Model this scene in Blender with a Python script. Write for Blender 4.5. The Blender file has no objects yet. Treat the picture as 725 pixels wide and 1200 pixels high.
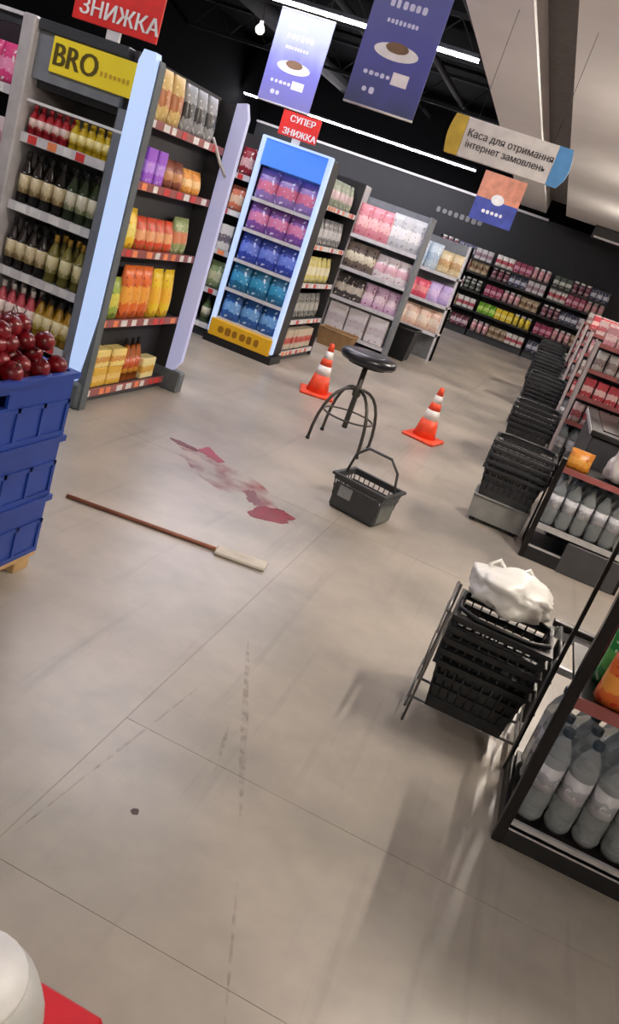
import bpy, bmesh, math, random
from mathutils import Matrix, Vector, noise
from mathutils.geometry import tessellate_polygon
random.seed(7)
R_=math.radians
scn=bpy.context.scene
col=scn.collection
# ------------------------------------------------------------------ camera, world, exposure
cam_d=bpy.data.cameras.new('camera'); cam=bpy.data.objects.new('camera',cam_d); col.objects.link(cam)
cam_d.sensor_fit='VERTICAL'; cam_d.sensor_height=36; cam_d.lens=942/1200*36; cam_d.clip_start=0.05
rot=Matrix(((0.89911389,-0.39548046,0.18758842),(0.30002812,0.24477729,-0.92199089),(0.31871199,0.88525662,0.33873792)))
cam.matrix_world=Matrix.Translation((0,0,1.6))@rot.to_4x4()
scn.camera=cam
w=bpy.data.worlds.new('world'); scn.world=w; w.use_nodes=True
w.node_tree.nodes['Background'].inputs[0].default_value=(0.8,0.85,1,1)
w.node_tree.nodes['Background'].inputs[1].default_value=0.02
scn.view_settings.view_transform='Standard'; scn.view_settings.look='None'
scn.view_settings.gamma=1; scn.view_settings.use_curve_mapping=False
scn.view_settings.exposure=0.35
LAMP=100.0     # strength of the linear lamps
TUBE=600.0      # strength of the tubes over the checkouts

# ------------------------------------------------------------------ materials
def lin(c): 
    c=[x/255 for x in c[:3]]
    return tuple((x/12.92 if x<=.04045 else ((x+.055)/1.055)**2.4) for x in c)+(1,)
MC={}
def nodes(name):
    m=bpy.data.materials.new(name); m.use_nodes=True
    return m,m.node_tree.nodes,m.node_tree.links,m.node_tree.nodes['Principled BSDF']
def mat(name,c,rough=.5,metal=0,var=.12,scale=12,bump=0,trans=0,coat=0):
    if name in MC: return MC[name]
    m,N,L,B=nodes(name)
    tc=N.new('ShaderNodeTexCoord'); nz=N.new('ShaderNodeTexNoise'); nz.inputs['Scale'].default_value=scale; nz.inputs['Detail'].default_value=3
    L.new(tc.outputs['Object'],nz.inputs['Vector'])
    rp=N.new('ShaderNodeValToRGB'); a=lin(c)
    rp.color_ramp.elements[0].position=.3; rp.color_ramp.elements[1].position=.7
    rp.color_ramp.elements[0].color=tuple(x*(1-var) for x in a[:3])+(1,)
    rp.color_ramp.elements[1].color=tuple(min(1,x*(1+var)) for x in a[:3])+(1,)
    L.new(nz.outputs['Fac'],rp.inputs['Fac']); L.new(rp.outputs['Color'],B.inputs['Base Color'])
    B.inputs['Roughness'].default_value=rough; B.inputs['Metallic'].default_value=metal
    B.inputs['Transmission Weight'].default_value=trans; B.inputs['Coat Weight'].default_value=coat
    if bump:
        bp=N.new('ShaderNodeBump'); bp.inputs['Strength'].default_value=bump; bp.inputs['Distance'].default_value=.01
        L.new(nz.outputs['Fac'],bp.inputs['Height']); L.new(bp.outputs['Normal'],B.inputs['Normal'])
    MC[name]=m; return m
def emis(name,c,s,base=None):
    if name in MC: return MC[name]
    m,N,L,B=nodes(name)
    B.inputs['Base Color'].default_value=lin(base or c); B.inputs['Emission Color'].default_value=lin(c); B.inputs['Emission Strength'].default_value=s
    B.inputs['Roughness'].default_value=.35
    MC[name]=m; return m
def pmat(c1,c2,c3=None,sc=5):
    """printed packaging: ground colour, broad label band and small blotches of a third colour"""
    c3=c3 or (235,228,215)
    key='print_%s_%s_%s'%(c1,c2,c3)
    if key in MC: return MC[key]
    m,N,L,B=nodes('printed_packaging')
    tc=N.new('ShaderNodeTexCoord'); sx=N.new('ShaderNodeSeparateXYZ'); L.new(tc.outputs['Generated'],sx.inputs[0])
    nz=N.new('ShaderNodeTexNoise'); nz.inputs['Scale'].default_value=3.2; nz.inputs['Detail'].default_value=1.5; L.new(tc.outputs['Generated'],nz.inputs['Vector'])
    ad=N.new('ShaderNodeMath'); ad.operation='MULTIPLY_ADD'; ad.inputs[1].default_value=.35; L.new(nz.outputs['Fac'],ad.inputs[0]); L.new(sx.outputs['Z'],ad.inputs[2])
    rp=N.new('ShaderNodeValToRGB'); rp.color_ramp.interpolation='CONSTANT'
    e=rp.color_ramp.elements; e[0].color=lin(c1); e[1].position=.47; e[1].color=lin(c2); x=e.new(.78); x.color=lin(c1)
    L.new(ad.outputs[0],rp.inputs['Fac'])
    n2=N.new('ShaderNodeTexNoise'); n2.inputs['Scale'].default_value=sc; L.new(tc.outputs['Generated'],n2.inputs['Vector'])
    gt=N.new('ShaderNodeMath'); gt.operation='GREATER_THAN'; gt.inputs[1].default_value=.66; L.new(n2.outputs['Fac'],gt.inputs[0])
    mx=N.new('ShaderNodeMix'); mx.data_type='RGBA'; L.new(gt.outputs[0],mx.inputs['Factor']); L.new(rp.outputs['Color'],mx.inputs['A']); mx.inputs['B'].default_value=lin(c3)
    L.new(mx.outputs['Result'],B.inputs['Base Color']); B.inputs['Roughness'].default_value=.35
    MC[key]=m; return m

M_dark=mat('dark_grey_metal',(62,64,68),.45,.3)
M_gond=mat('grey_powder_coat',(120,124,130),.5,.1)
M_side=mat('light_grey_laminate',(176,172,172),.5)
M_foot=mat('slate_grey_plastic',(92,100,104),.5)
M_black=mat('black_plastic',(20,20,22),.45)
M_blackmetal=mat('black_metal',(24,20,20),.35,.4)
M_back=mat('dark_back_panel',(34,33,36),.6)
M_white=mat('white_plastic',(225,224,222),.4)
M_rail=mat('price_rail_plastic',(205,203,205),.35)
M_redrail=mat('dusty_red_rail',(150,84,82),.4)
M_steel=mat('brushed_steel',(200,200,202),.35,.5)
M_wire=mat('grey_wire',(120,120,118),.35,.7)
M_red=mat('sign_red',(214,40,34),.45)
M_lit=emis('backlit_panel',(176,204,250),.58,(170,182,205))
M_lit2=emis('backlit_panel_violet',(184,188,232),.36,(165,165,185))
M_litblue=emis('backlit_blue_header',(70,130,240),.45,(80,130,220))
M_lamp=emis('lamp_diffuser',(250,246,255),LAMP,(240,240,235))
M_tube=emis('tube_lamp',(255,243,230),TUBE,(240,240,235))
M_yellow=emis('backlit_yellow_sign',(228,205,40),.15,(215,192,50))

# ------------------------------------------------------------------ mesh helpers
class MB:
    def __init__(s): s.v=[]; s.f=[]; s.m=[]; s.sm=[]
    def add(s,vs,fs,mi=0,sm=False):
        o=len(s.v); s.v+=[tuple(v) for v in vs]
        for f in fs: s.f.append(tuple(i+o for i in f)); s.m.append(mi); s.sm.append(sm)
    def box(s,x0,x1,y0,y1,z0,z1,mi=0,ch=0):
        if ch<=0:
            vs=[(x,y,z) for z in (z0,z1) for y in (y0,y1) for x in (x0,x1)]
            s.add(vs,[(0,2,3,1),(4,5,7,6),(0,1,5,4),(2,6,7,3),(0,4,6,2),(1,3,7,5)],mi); return s
        bm=bmesh.new(); bmesh.ops.create_cube(bm,size=1)
        for v in bm.verts: v.co=Vector(((x0+x1)/2+v.co.x*(x1-x0),(y0+y1)/2+v.co.y*(y1-y0),(z0+z1)/2+v.co.z*(z1-z0)))
        bmesh.ops.bevel(bm,geom=bm.edges[:],offset=ch,segments=1,affect='EDGES')
        bm.verts.index_update(); s.add([v.co[:] for v in bm.verts],[[v.index for v in f.verts] for f in bm.faces],mi); bm.free(); return s
    def lathe(s,prof,seg=14,c=(0,0,0),mi=0,mis=None,sm=True):
        o=[];fs=[];n=len(prof)
        for r,z in prof:
            for k in range(seg):
                a=2*math.pi*k/seg; o.append((c[0]+r*math.cos(a),c[1]+r*math.sin(a),c[2]+z))
        for i in range(n-1):
            q=[(i*seg+k,i*seg+(k+1)%seg,(i+1)*seg+(k+1)%seg,(i+1)*seg+k) for k in range(seg)]
            b=len(s.v)
            for f in q: fs.append((f,mis[i] if mis else mi))
        caps=[(tuple(range(seg-1,-1,-1)),mis[0] if mis else mi),(tuple((n-1)*seg+k for k in range(seg)),mis[-1] if mis else mi)]
        b=len(s.v); s.v+=o
        for f,m in fs: s.f.append(tuple(i+b for i in f)); s.m.append(m); s.sm.append(sm)
        for f,m in caps: s.f.append(tuple(i+b for i in f)); s.m.append(m); s.sm.append(False)
        return s
    def tube(s,pts,r,seg=8,mi=0,closed=False):
        P=[Vector(p) for p in pts]; n=len(P); vs=[]; up=None
        for i,p in enumerate(P):
            if closed: t=(P[(i+1)%n]-P[i-1]).normalized()
            else: t=(P[min(i+1,n-1)]-P[max(i-1,0)]).normalized()
            if up is None: up=t.orthogonal().normalized()
            up=(up-t*up.dot(t)); up=up.normalized() if up.length>1e-6 else t.orthogonal().normalized()
            b=t.cross(up)
            for k in range(seg):
                a=2*math.pi*k/seg; vs.append(p+up*(r*math.cos(a))+b*(r*math.sin(a)))
        fs=[]
        for i in range(n if closed else n-1):
            j=(i+1)%n
            for k in range(seg): fs.append((i*seg+k,j*seg+k,j*seg+(k+1)%seg,i*seg+(k+1)%seg)[::-1])
        if not closed: fs+= [tuple(range(seg)),tuple((n-1)*seg+k for k in range(seg-1,-1,-1))]
        s.add(vs,fs,mi,True); return s
    def prism(s,poly,z0,z1,mi=0,axis='z'):
        n=len(poly)
        def q(a,b,c): return (a,b,c) if axis=='z' else ((a,c,b) if axis=='y' else (c,a,b))
        vs=[q(a,b,z0) for a,b in poly]+[q(a,b,z1) for a,b in poly]
        fs=[tuple(range(n-1,-1,-1)),tuple(range(n,2*n))]+[(i,(i+1)%n,n+(i+1)%n,n+i) for i in range(n)]
        s.add(vs,fs,mi); return s
    def mesh(s,name,mats):
        me=bpy.data.meshes.new(name); me.from_pydata(s.v,[],s.f)
        for m in (mats if isinstance(mats,(list,tuple)) else [mats]): me.materials.append(m)
        me.polygons.foreach_set('material_index',s.m); me.polygons.foreach_set('use_smooth',s.sm)
        bm=bmesh.new(); bm.from_mesh(me); bmesh.ops.recalc_face_normals(bm,faces=bm.faces[:]); bm.to_mesh(me); bm.free()
        me.update(); return me
    def build(s,name,mats,parent=None,loc=None,rz=0):
        return link(name,s.mesh(name,mats),parent,loc,rz)
def link(name,me,parent=None,loc=None,rz=0):
    o=bpy.data.objects.new(name,me); col.objects.link(o)
    if parent: o.parent=parent
    if loc is not None: o.location=loc
    if rz: o.rotation_euler=(0,0,rz)
    return o
def tag(o,label,cat,group=None):
    o['label']=label; o['category']=cat
    if group: o['group']=group
    return o
def thing(name,label,cat,loc=(0,0,0),rz=0,group=None):
    o=bpy.data.objects.new(name,None); col.objects.link(o); o.empty_display_size=.1
    o.location=loc; o.rotation_euler=(0,0,rz); return tag(o,label,cat,group)
def struct(o): o['kind']='structure'; return o
def copy_tree(o,parent=None):
    c=o.copy(); col.objects.link(c); c.parent=parent
    for ch in list(o.children): copy_tree(ch,c)
    return c
def text(name,s,size,m,parent,loc,rot=(math.pi/2,0,0),ext=.001,align='CENTER',bold=0,sx=1):
    """printed lettering: the glyph outlines, each outer contour filled on its own with the holes that lie in it"""
    cu=bpy.data.curves.new(name,'FONT'); cu.body=s; cu.size=1; cu.align_x=align; cu.align_y='CENTER'; cu.resolution_u=3; cu.fill_mode='NONE'
    t=bpy.data.objects.new(name+'_tmp',cu); col.objects.link(t)
    me=bpy.data.meshes.new_from_object(t.evaluated_get(bpy.context.evaluated_depsgraph_get()))
    bpy.data.objects.remove(t); bpy.data.curves.remove(cu)
    co=[v.co.copy() for v in me.vertices]; nb={}
    for e in me.edges:
        i,j=e.vertices; nb.setdefault(i,[]).append(j); nb.setdefault(j,[]).append(i)
    bpy.data.meshes.remove(me)
    seen=set(); loops=[]
    for i in sorted(nb):
        if i in seen: continue
        lp=[i]; seen.add(i); j=i+1 if i+1 in nb[i] else nb[i][0]
        while j not in seen:
            lp.append(j); seen.add(j); nx=[k for k in nb[j] if k not in seen]
            if not nx: break
            j=nx[0]
        if len(lp)>2: loops.append([co[k] for k in lp])
    def area(l): return sum(l[k].x*l[(k+1)%len(l)].y-l[(k+1)%len(l)].x*l[k].y for k in range(len(l)))/2
    def inside(p,l):
        c=False
        for k in range(len(l)):
            q,r=l[k],l[k-1]
            if (q.y>p.y)!=(r.y>p.y) and p.x<(r.x-q.x)*(p.y-q.y)/(r.y-q.y)+q.x: c=not c
        return c
    big=max(loops,key=lambda l:abs(area(l))); sg=area(big)>0
    outer=[l for l in loops if (area(l)>0)==sg]; holes=[l for l in loops if (area(l)>0)!=sg]
    g=MB(); lift=0
    for o in outer:
        hs=[h for h in holes if inside(h[0],o)]
        pts=[v for l in [o]+hs for v in l]
        for dx in ((-bold,0,bold) if bold else (0,)):
            lift=(lift+1)%7
            g.add([(v.x*size+dx,v.y*size,ext+lift*.00012) for v in pts],tessellate_polygon([o]+hs))
    me=g.mesh(name,m); o=link(name,me,parent,loc); o.rotation_euler=rot; o.scale=(sx,1,1); return o
def strokes(parent,m,x0,x1,y,z,h,n):
    # blurred lettering that cannot be read in the photograph: a row of small rounded marks
    d=(x1-x0)/n
    for k in range(n):
        hh=h*random.uniform(.7,1); a=x0+k*d; ww=d*random.uniform(.55,.8)
        b=MB(); c=min(ww,hh)*.25
        b.prism([(a+c,z-hh/2),(a+ww-c,z-hh/2),(a+ww,z-hh/2+c),(a+ww,z+hh/2-c),(a+ww-c,z+hh/2),(a+c,z+hh/2),(a,z+hh/2-c),(a,z-hh/2+c)],y-.001,y,axis='y'); b.build('print_mark',m,parent)

# ------------------------------------------------------------------ the setting
def floor_material():
    m,N,L,B=nodes('polished_concrete')
    g=N.new('ShaderNodeNewGeometry')
    def nz(scale,detail,vec=None,rough=.55):
        n=N.new('ShaderNodeTexNoise'); n.inputs['Scale'].default_value=scale; n.inputs['Detail'].default_value=detail; n.inputs['Roughness'].default_value=rough
        L.new(vec or g.outputs['Position'],n.inputs['Vector']); return n.outputs['Fac']
    a=nz(1.1,5); b=nz(14,4)
    mp=N.new('ShaderNodeMapping'); mp.inputs['Rotation'].default_value=(0,0,R_(20)); mp.inputs['Scale'].default_value=(14,.7,1); L.new(g.outputs['Position'],mp.inputs['Vector'])
    c=nz(1.0,3,mp.outputs[0])
    rp=N.new('ShaderNodeValToRGB'); rp.color_ramp.elements[0].position=.33; rp.color_ramp.elements[0].color=lin((140,134,126)); rp.color_ramp.elements[1].position=.68; rp.color_ramp.elements[1].color=lin((182,172,159))
    L.new(a,rp.inputs['Fac'])
    def mult(prev,fac,lo,hi,p0,p1):
        r=N.new('ShaderNodeMapRange'); r.inputs['From Min'].default_value=p0; r.inputs['From Max'].default_value=p1; r.inputs['To Min'].default_value=lo; r.inputs['To Max'].default_value=hi; L.new(fac,r.inputs['Value'])
        x=N.new('ShaderNodeMix'); x.data_type='RGBA'; x.blend_type='MULTIPLY'; x.inputs['Factor'].default_value=1; L.new(prev,x.inputs['A']); L.new(r.outputs[0],x.inputs['B']); return x.outputs['Result']
    k=mult(rp.outputs['Color'],b,.96,1.03,.3,.7)
    k=mult(k,c,.86,1.0,.28,.42)
    L.new(k,B.inputs['Base Color'])
    r=N.new('ShaderNodeMapRange'); r.inputs['To Min'].default_value=.29; r.inputs['To Max'].default_value=.36; L.new(b,r.inputs['Value']); L.new(r.outputs[0],B.inputs['Roughness'])
    bp=N.new('ShaderNodeBump'); bp.inputs['Strength'].default_value=.03; bp.inputs['Distance'].default_value=.002; L.new(b,bp.inputs['Height']); L.new(bp.outputs[0],B.inputs['Normal'])
    return m
M_floor=floor_material(); M_joint=mat('joint_filler',(124,114,102),.8)
floor=struct(MB().box(-9,5,-2,21,-.2,-.0015).build('floor',M_joint))
J=.0018
def slab(x0,x1,y0,y1): MB().box(x0+J/2,x1-J/2,y0+J/2,y1-J/2,-.0015,0).build('slab',M_floor,floor)
for x0,x1 in ((-9,-3.73),(-3.73,-2.2),(-2.2,.5),(.5,5)): slab(x0,x1,-2,1.33)
for x0,x1 in ((-9,-3.73),(-3.73,-.73)): slab(x0,x1,1.33,4.35)
slab(-.73,5,1.33,1.985); slab(-.73,5,1.985,4.35)
ys=[4.35,7.35,10.4,13.4,16.4,21]
for i in range(len(ys)-1):
    for x0,x1 in ((-9,-3.73),(-3.73,-.73),(-.73,2.3),(2.3,5)): slab(x0,x1,ys[i],ys[i+1])
M_ceil=mat('black_ceiling_paint',(7,7,8),.9); M_wall=mat('dark_grey_wall_paint',(40,41,44),.75,0,.06,3)
struct(MB().box(-9,5,-2,21,4.6,4.7).build('ceiling',M_ceil))
struct(MB().box(-9,5,20.75,21,0,3.05).build('wall_back',M_wall))
struct(MB().box(-9,5,20.85,21,3.05,4.6).build('wall_back_upper',M_ceil))
M_rw=mat('warm_grey_wall',(170,165,158),.7,0,.05,2)
struct(MB().box(4.9,5,-2,21,0,4.6).build('wall_right',M_rw)); struct(MB().box(-9,-8.9,-2,21,0,4.6).build('wall_left',M_ceil)); struct(MB().box(-9,5,-2.1,-2,0,4.6).build('wall_front',M_rw))
M_soff=mat('white_soffit_paint',(226,222,220),.7,0,.03,2); M_rec=mat('grey_recess_paint',(110,106,104),.8)
struct(MB().prism([(-1.29,2),(-.84,2),(-1.29,20.3),(-1.9,20.3)],3.15,3.42).build('trim_1',M_soff))
struct(MB().prism([(-.60,2),(4.5,2),(4.5,19.3),(-.81,19.3)],3.15,3.42).build('trim_2',M_soff))
struct(MB().prism([(-.84,2),(-.60,2),(-.81,19.3),(-1.27,19.3)],3.36,3.40).build('trim_3',M_rec))
struct(MB().box(-8.9,-1.2,20.70,20.75,3.03,3.08).build('trim_4',M_rail))
M_ceil.node_tree.nodes['Principled BSDF'].inputs['Specular IOR Level'].default_value=.05
# ceiling pipes and trusses
M_pipe=mat('painted_pipe',(18,18,20),.8,0)
for x,z,r in ((-6.4,4.2,.16),(-4.7,4.35,.06),(-3.2,4.1,.05),(-2.4,4.3,.1)):
    tag(MB().tube([(x,3,z),(x,20.7,z)],r,10).build('ceiling_pipe',M_pipe),{-6.4:'thick round dark duct under the black ceiling, farthest left',-4.7:'thin dark pipe under the ceiling next to the thick duct',-3.2:'thin dark low pipe under the ceiling above the shelf ends',-2.4:'dark pipe under the ceiling beside the white soffit'}[x],'pipe')
for i,y in enumerate((8.2,12.2,16.2)):
    t=thing('roof_truss','dark steel truss across the black ceiling, %s from the checkout lamps'%('nearest','second','farthest')[i],'truss',(0,y,0))
    for z in (4.0,4.5): MB().box(-8.9,-1.6,-.03,.03,z-.03,z+.03).build('chord',M_pipe,t)
    m=None
    for k in range(9):
        x=-8.8+k*.8
        MB().tube([(x,0,4.03),(x+.4,0,4.47),(x+.8,0,4.03)],.015,6).build('web_bar',M_pipe,t)
# lamps
def linear_lamp(x0,x1,y,z,label,group=None):
    t=thing('linear_lamp',label,'lamp',((x0+x1)/2,y,z),0,group); h=(x1-x0)/2
    MB().box(-h,h,-.04,.04,.015,.07,ch=.008).build('housing',M_dark,t)
    MB().box(-h+.02,h-.02,-.033,.033,-.012,.015).build('diffuser',M_lamp,t)
    for sx in (-1,1):
        MB().tube([(sx*h*.7,0,.07),(sx*h*.7,0,4.6-z)],.004,6).build('hanger',M_blackmetal,t)
linear_lamp(-5.3,-1.95,10.0,3.6,'long white ceiling lamp seen between the two hanging purple posters')
linear_lamp(-8.8,-3.0,19.3,3.42,'very long thin ceiling lamp near the back wall')
linear_lamp(-5.0,-1.6,6.2,3.7,'long ceiling lamp over the near aisle, above the shelf ends')
linear_lamp(-4.7,-3.1,2.7,3.7,'long ceiling lamp over the near aisle, closest to the entrance')
def tube_lamp(x,y,label):
    t=thing('tube_lamp',label,'lamp',(x,y,2.92),0,'tube lamps under the soffit over the checkouts')
    MB().box(-.035,.035,-.45,.45,.05,.09,ch=.008).build('housing',M_white,t)
    MB().tube([(0,-.42,.02),(0,.42,.02)],.016,10).build('tube',M_tube,t)
    for s in (-1,1):
        MB().box(-.02,.02,s*.435-.02,s*.435+.02,.0,.05).build('socket',M_white,t); MB().tube([(0,s*.3,.09),(0,s*.3,.23)],.006,6).build('hanger',M_blackmetal,t)
for i,y in enumerate((-1.0,3.7,7.6,11.4,15.2)): tube_lamp(1.15,y,'white tube lamp under the soffit, %s of five over the checkouts'%('unseen fill lamp added behind the camera, first','nearest','second','third','farthest')[i])  # the first tube is an added fill lamp, out of view
# two little white spot lamps by the posters
for x,y,z,lb in ((-3.75,8.2,2.95,'small round white pendant bulb left of the narrow purple poster'),(-2.55,8.2,2.9,'small round white pendant bulb right of the narrow purple poster')):
    t=thing('pendant_bulb',lb,'lamp',(x,y,z),0,'pendant bulbs')
    MB().lathe([(.005,-.045),(.03,-.036),(.045,-.01),(.045,.01),(.03,.036),(.018,.05),(.018,.075)],14).build('bulb',emis('bulb_glow',(255,245,230),1.6),t)
    MB().tube([(0,0,.07),(0,0,4.6-z)],.005,6).build('cable',M_blackmetal,t)

# ------------------------------------------------------------------ products
PM={}
def bag_mesh(w,d,h,m):
    k=('bag',w,d,h,m.name)
    if k in PM: return PM[k]
    b=MB(); nx,nz=4,6; vs=[];fs=[]
    for s in (-1,1):
        for j in range(nz+1):
            v=j/nz; 
            for i in range(nx+1):
                u=i/nx; bu=(1-.45*abs(2*u-1)**4)*(1.0 if v<.55 else max(0,1-((v-.55)/.39)**2.2))*(.82+.18*math.sin(math.pi*min(1,v/.6)))
                vs.append(((u-.5)*w*(1-.06*math.sin(math.pi*v)),s*(d/2*bu+.0015),v*h))
    n=(nx+1)*(nz+1)
    for s in range(2):
        for j in range(nz):
            for i in range(nx):
                a=s*n+j*(nx+1)+i; fs.append((a,a+1,a+nx+2,a+nx+1))
    ring=[i for i in range(nx+1)]+[j*(nx+1)+nx for j in range(1,nz+1)]+[nz*(nx+1)+i for i in range(nx-1,-1,-1)]+[j*(nx+1) for j in range(nz-1,0,-1)]
    for i in range(len(ring)): a,c=ring[i],ring[(i+1)%len(ring)]; fs.append((a,c,c+n,a+n))
    b.add(vs,fs,0,True); PM[k]=b.mesh('bag',m); return PM[k]
def box_mesh(w,d,h,m):
    k=('box',w,d,h,m.name)
    if k in PM: return PM[k]
    b=MB(); b.box(-w/2,w/2,-d/2,d/2,0,h,0,min(w,d,h)*.06)
    b.box(-w*.42,w*.42,-d/2-.0015,-d/2+.001,h*.12,h*.88); PM[k]=b.mesh('carton',m); return PM[k]
def bottle_mesh(r,h,body,lab,cap,squat=False):
    k=('bottle',r,h,body.name,lab.name,cap.name)
    if k in PM: return PM[k]
    b=MB()
    if squat: pr=[(r*.9,0),(r,.02*h),(r,.15*h),(r*1.01,.15*h),(r*1.01,.68*h),(r,.68*h),(r*.95,.8*h),(r*.8,.83*h),(r*.86,.83*h),(r*.86,h*.99),(r*.8,h)]; mi=[0,0,1,1,1,0,0,2,2,2]
    else: pr=[(r*.85,0),(r,.03*h),(r,.2*h),(r*1.01,.2*h),(r*1.01,.55*h),(r,.55*h),(r*.95,.62*h),(r*.5,.78*h),(r*.36,.86*h),(r*.44,.86*h),(r*.44,.99*h),(r*.38,h)]; mi=[0,0,1,1,1,0,0,0,2,2,2]
    b.lathe(pr,10,mis=mi); PM[k]=b.mesh('bottle',[body,lab,cap]); return PM[k]
def put(me,name,label,cat,group,loc,rz=0,jit=.03):
    o=link(name,me,None,loc); o.rotation_euler=(0,0,rz+random.uniform(-jit,jit)); return tag(o,label,cat,group)

# ------------------------------------------------------------------ shelf units
ORD=('first','second','third','fourth','fifth','sixth','seventh','eighth','ninth','tenth','eleventh','twelfth')
class Unit:
    def __init__(s,name,label,cat,x,y,rz,W,D,H,zs,shelfmat=None,backmat=None,rail=None,plinth=.07,tags=True,side_l=None,side_r=None,lip=.045,group=None,depths=None):
        s.t=thing(name,label,cat,(x,y,0),rz,group); s.W,s.D,s.H,s.zs,s.rz=W,D,H,zs,rz; s.x,s.y=x,y
        c,n=math.cos(rz),math.sin(rz); s.w=lambda a,b,z:(x+a*c-b*n,y+a*n+b*c,z)
        MB().box(0,W,D-.03,D,plinth,H).build('back_panel',backmat or M_back,s.t)
        if plinth>0: MB().box(0,W,.03,D,0,plinth).build('plinth',M_dark,s.t)
        for m,x0,x1 in ((side_l,-.03,0),(side_r,W,W+.03)):
            if m: MB().box(x0,x1,0,D,0,H,ch=.004).build('side_panel',m,s.t)
        for i,z in enumerate(zs):
            y0=0 if not depths else depths[i]
            sh=MB().box(.002,W-.002,y0+.012,D-.03,z-.028,z).build('shelf',shelfmat or M_dark,s.t)
            MB().box(.002,W-.002,y0,y0+.012,z-lip,z+.004).build('price_rail',rail or M_rail,sh)
            if tags:
                xx=.03+random.uniform(0,.05)
                while xx<W-.09:
                    ww=random.choice((.055,.06,.075)); tm=random.choice((M_white,M_white,mat('orange_price_tag',(235,140,90),.5),mat('red_price_tag',(205,60,60),.5)))
                    MB().box(xx,xx+ww,y0-.002,y0+.001,z-lip+.003,z-.001).build('price_tag',tm,sh); xx+=ww+random.uniform(.02,.12)
    def row(s,z,me,name,label,cat,group,x0,x1,step,y=.06,rows=1,dy=.1,jit=.04,rz=0,dz=0):
        n=max(1,int(round((x1-x0)/step)))
        for r in range(rows):
            for i in range(n):
                a=x0+(i+.5)*(x1-x0)/n
                lb=label if n<2 else '%s, %s from left'%(label,ORD[i] if i<len(ORD) else '%dth'%(i+1))
                if rows>1: lb+=(', front row',', rear row')[r]
                put(me,name,lb,cat,group,s.w(a,y+r*dy+random.uniform(-.004,.004),z+.0005+dz),s.rz+rz,jit)
def P(*c): return pmat(*c)
C_dark=mat('dark_bottle_glass',(38,32,30),.15); C_cap=mat('bottle_cap_black',(28,26,28),.4); C_gold=mat('bottle_cap_gold',(190,150,60),.35,.3)

# --- row one, bay with the yellow sign
D1=.5
U=Unit('promo_shelf_unit','grey shelf unit with yellow sign and backlit white edge panel','shelf unit',-3.30,4.40,0,.585,D1,2.05,[.30,.66,1.05,1.44],M_gond,M_gond,lip=.05,plinth=.12)
MB().box(-.09,0,-.05,D1,0,2.05,ch=.01).build('side_panel',M_side,U.t)
h=MB().box(.0,.585,-.02,D1,1.99,2.05,ch=.006).build('header',M_dark,U.t)
hb=MB().prism([(-.0,1.74),(.06,1.74),(.06,1.99),(-.0,1.99)],0.0,.585,axis='x').build('header_board',M_gond,U.t)
sg=MB().box(.11,.66,-.014,-.001,1.80,1.985,ch=.003).build('sign_board',M_yellow,U.t); 
M_olive=mat('olive_print',(84,72,20),.5)
text('lettering','BRO',.165,M_olive,sg,(.275,-.0155,1.89),bold=.006,sx=.92); strokes(sg,mat('ochre_print',(196,160,40),.5),.44,.64,-.0145,1.875,.03,7)
MB().box(.0,.585,.06,D1-.03,1.70,1.74).build('canopy',M_dark,U.t)
gr=MB(); gr.box(.0,.68,.0,.012,1.612,1.627); gr.build('front_rail',M_white,U.t)
# backlit edge panel
MB().box(.587,.68,.002,.026,.12,1.74).build('edge_filler',M_gond,U.t)
pl=MB(); pl.prism([(.69,.16),(.735,.16),(.775,.32),(.80,.6),(.80,1.95),(.775,2.06),(.70,2.06),(.68,2.0),(.68,.3)],-.06,.0,axis='y').build('backlit_panel',M_lit,U.t)
MB().prism([(.745,.0),(.812,.0),(.812,2.0),(.80,2.03),(.80,.6),(.775,.32)],-.05,.015,axis='y').build('panel_frame',M_foot,U.t)
MB().box(.66,.80,-.08,.02,0,.17,ch=.015).build('foot',M_foot,U.t)
B1='yellow-signed unit'
red=bottle_mesh(.029,.165,mat('red_drink',(165,28,40),.25),P((190,40,50),(215,190,180)),mat('red_cap',(150,20,30),.4))
yel=bottle_mesh(.029,.165,mat('yellow_drink',(205,175,30),.25),P((225,195,50),(240,225,150)),mat('yellow_cap',(200,165,20),.4))
U.row(1.44,red,'bottle','small red bottle, top shelf of '+B1,'bottle','red bottles, top shelf',.01,.29,.06,.05,2,.07)
U.row(1.44,yel,'bottle','small yellow bottle, top shelf of '+B1,'bottle','yellow bottles, top shelf',.30,.58,.06,.05,2,.07)
tall=bottle_mesh(.036,.30,C_dark,P((160,140,95),(205,190,150)),C_cap)
tall2=bottle_mesh(.036,.30,mat('green_bottle_glass',(52,62,40),.15),P((150,160,120),(210,205,180)),C_cap)
U.row(1.05,tall,'bottle','dark brown bottle with beige label, second shelf of '+B1,'bottle','dark bottles, second shelf',.01,.34,.082,.06,2,.09)
U.row(1.05,tall2,'bottle','dark green bottle with pale label, second shelf of '+B1,'bottle','green bottles, second shelf',.34,.58,.082,.06,2,.09)
U.row(.66,tall,'bottle','dark brown bottle with beige label, third shelf of '+B1,'bottle','dark bottles, third shelf',.01,.30,.082,.06,2,.09)
t3=bottle_mesh(.036,.29,mat('olive_drink',(120,112,50),.2),P((165,160,100),(220,210,160)),C_gold)
U.row(.66,t3,'bottle','olive bottle with gold cap, third shelf of '+B1,'bottle','olive bottles, third shelf',.30,.58,.082,.06,2,.09)
t4=bottle_mesh(.034,.27,mat('pink_drink',(190,80,90),.2),P((215,150,150),(235,215,205)),mat('white_cap',(225,220,215),.4))
U.row(.30,t4,'bottle','pink bottle with white cap, lowest shelf of '+B1,'bottle','pink bottles, lowest shelf',.01,.30,.078,.06,2,.09)
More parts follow.
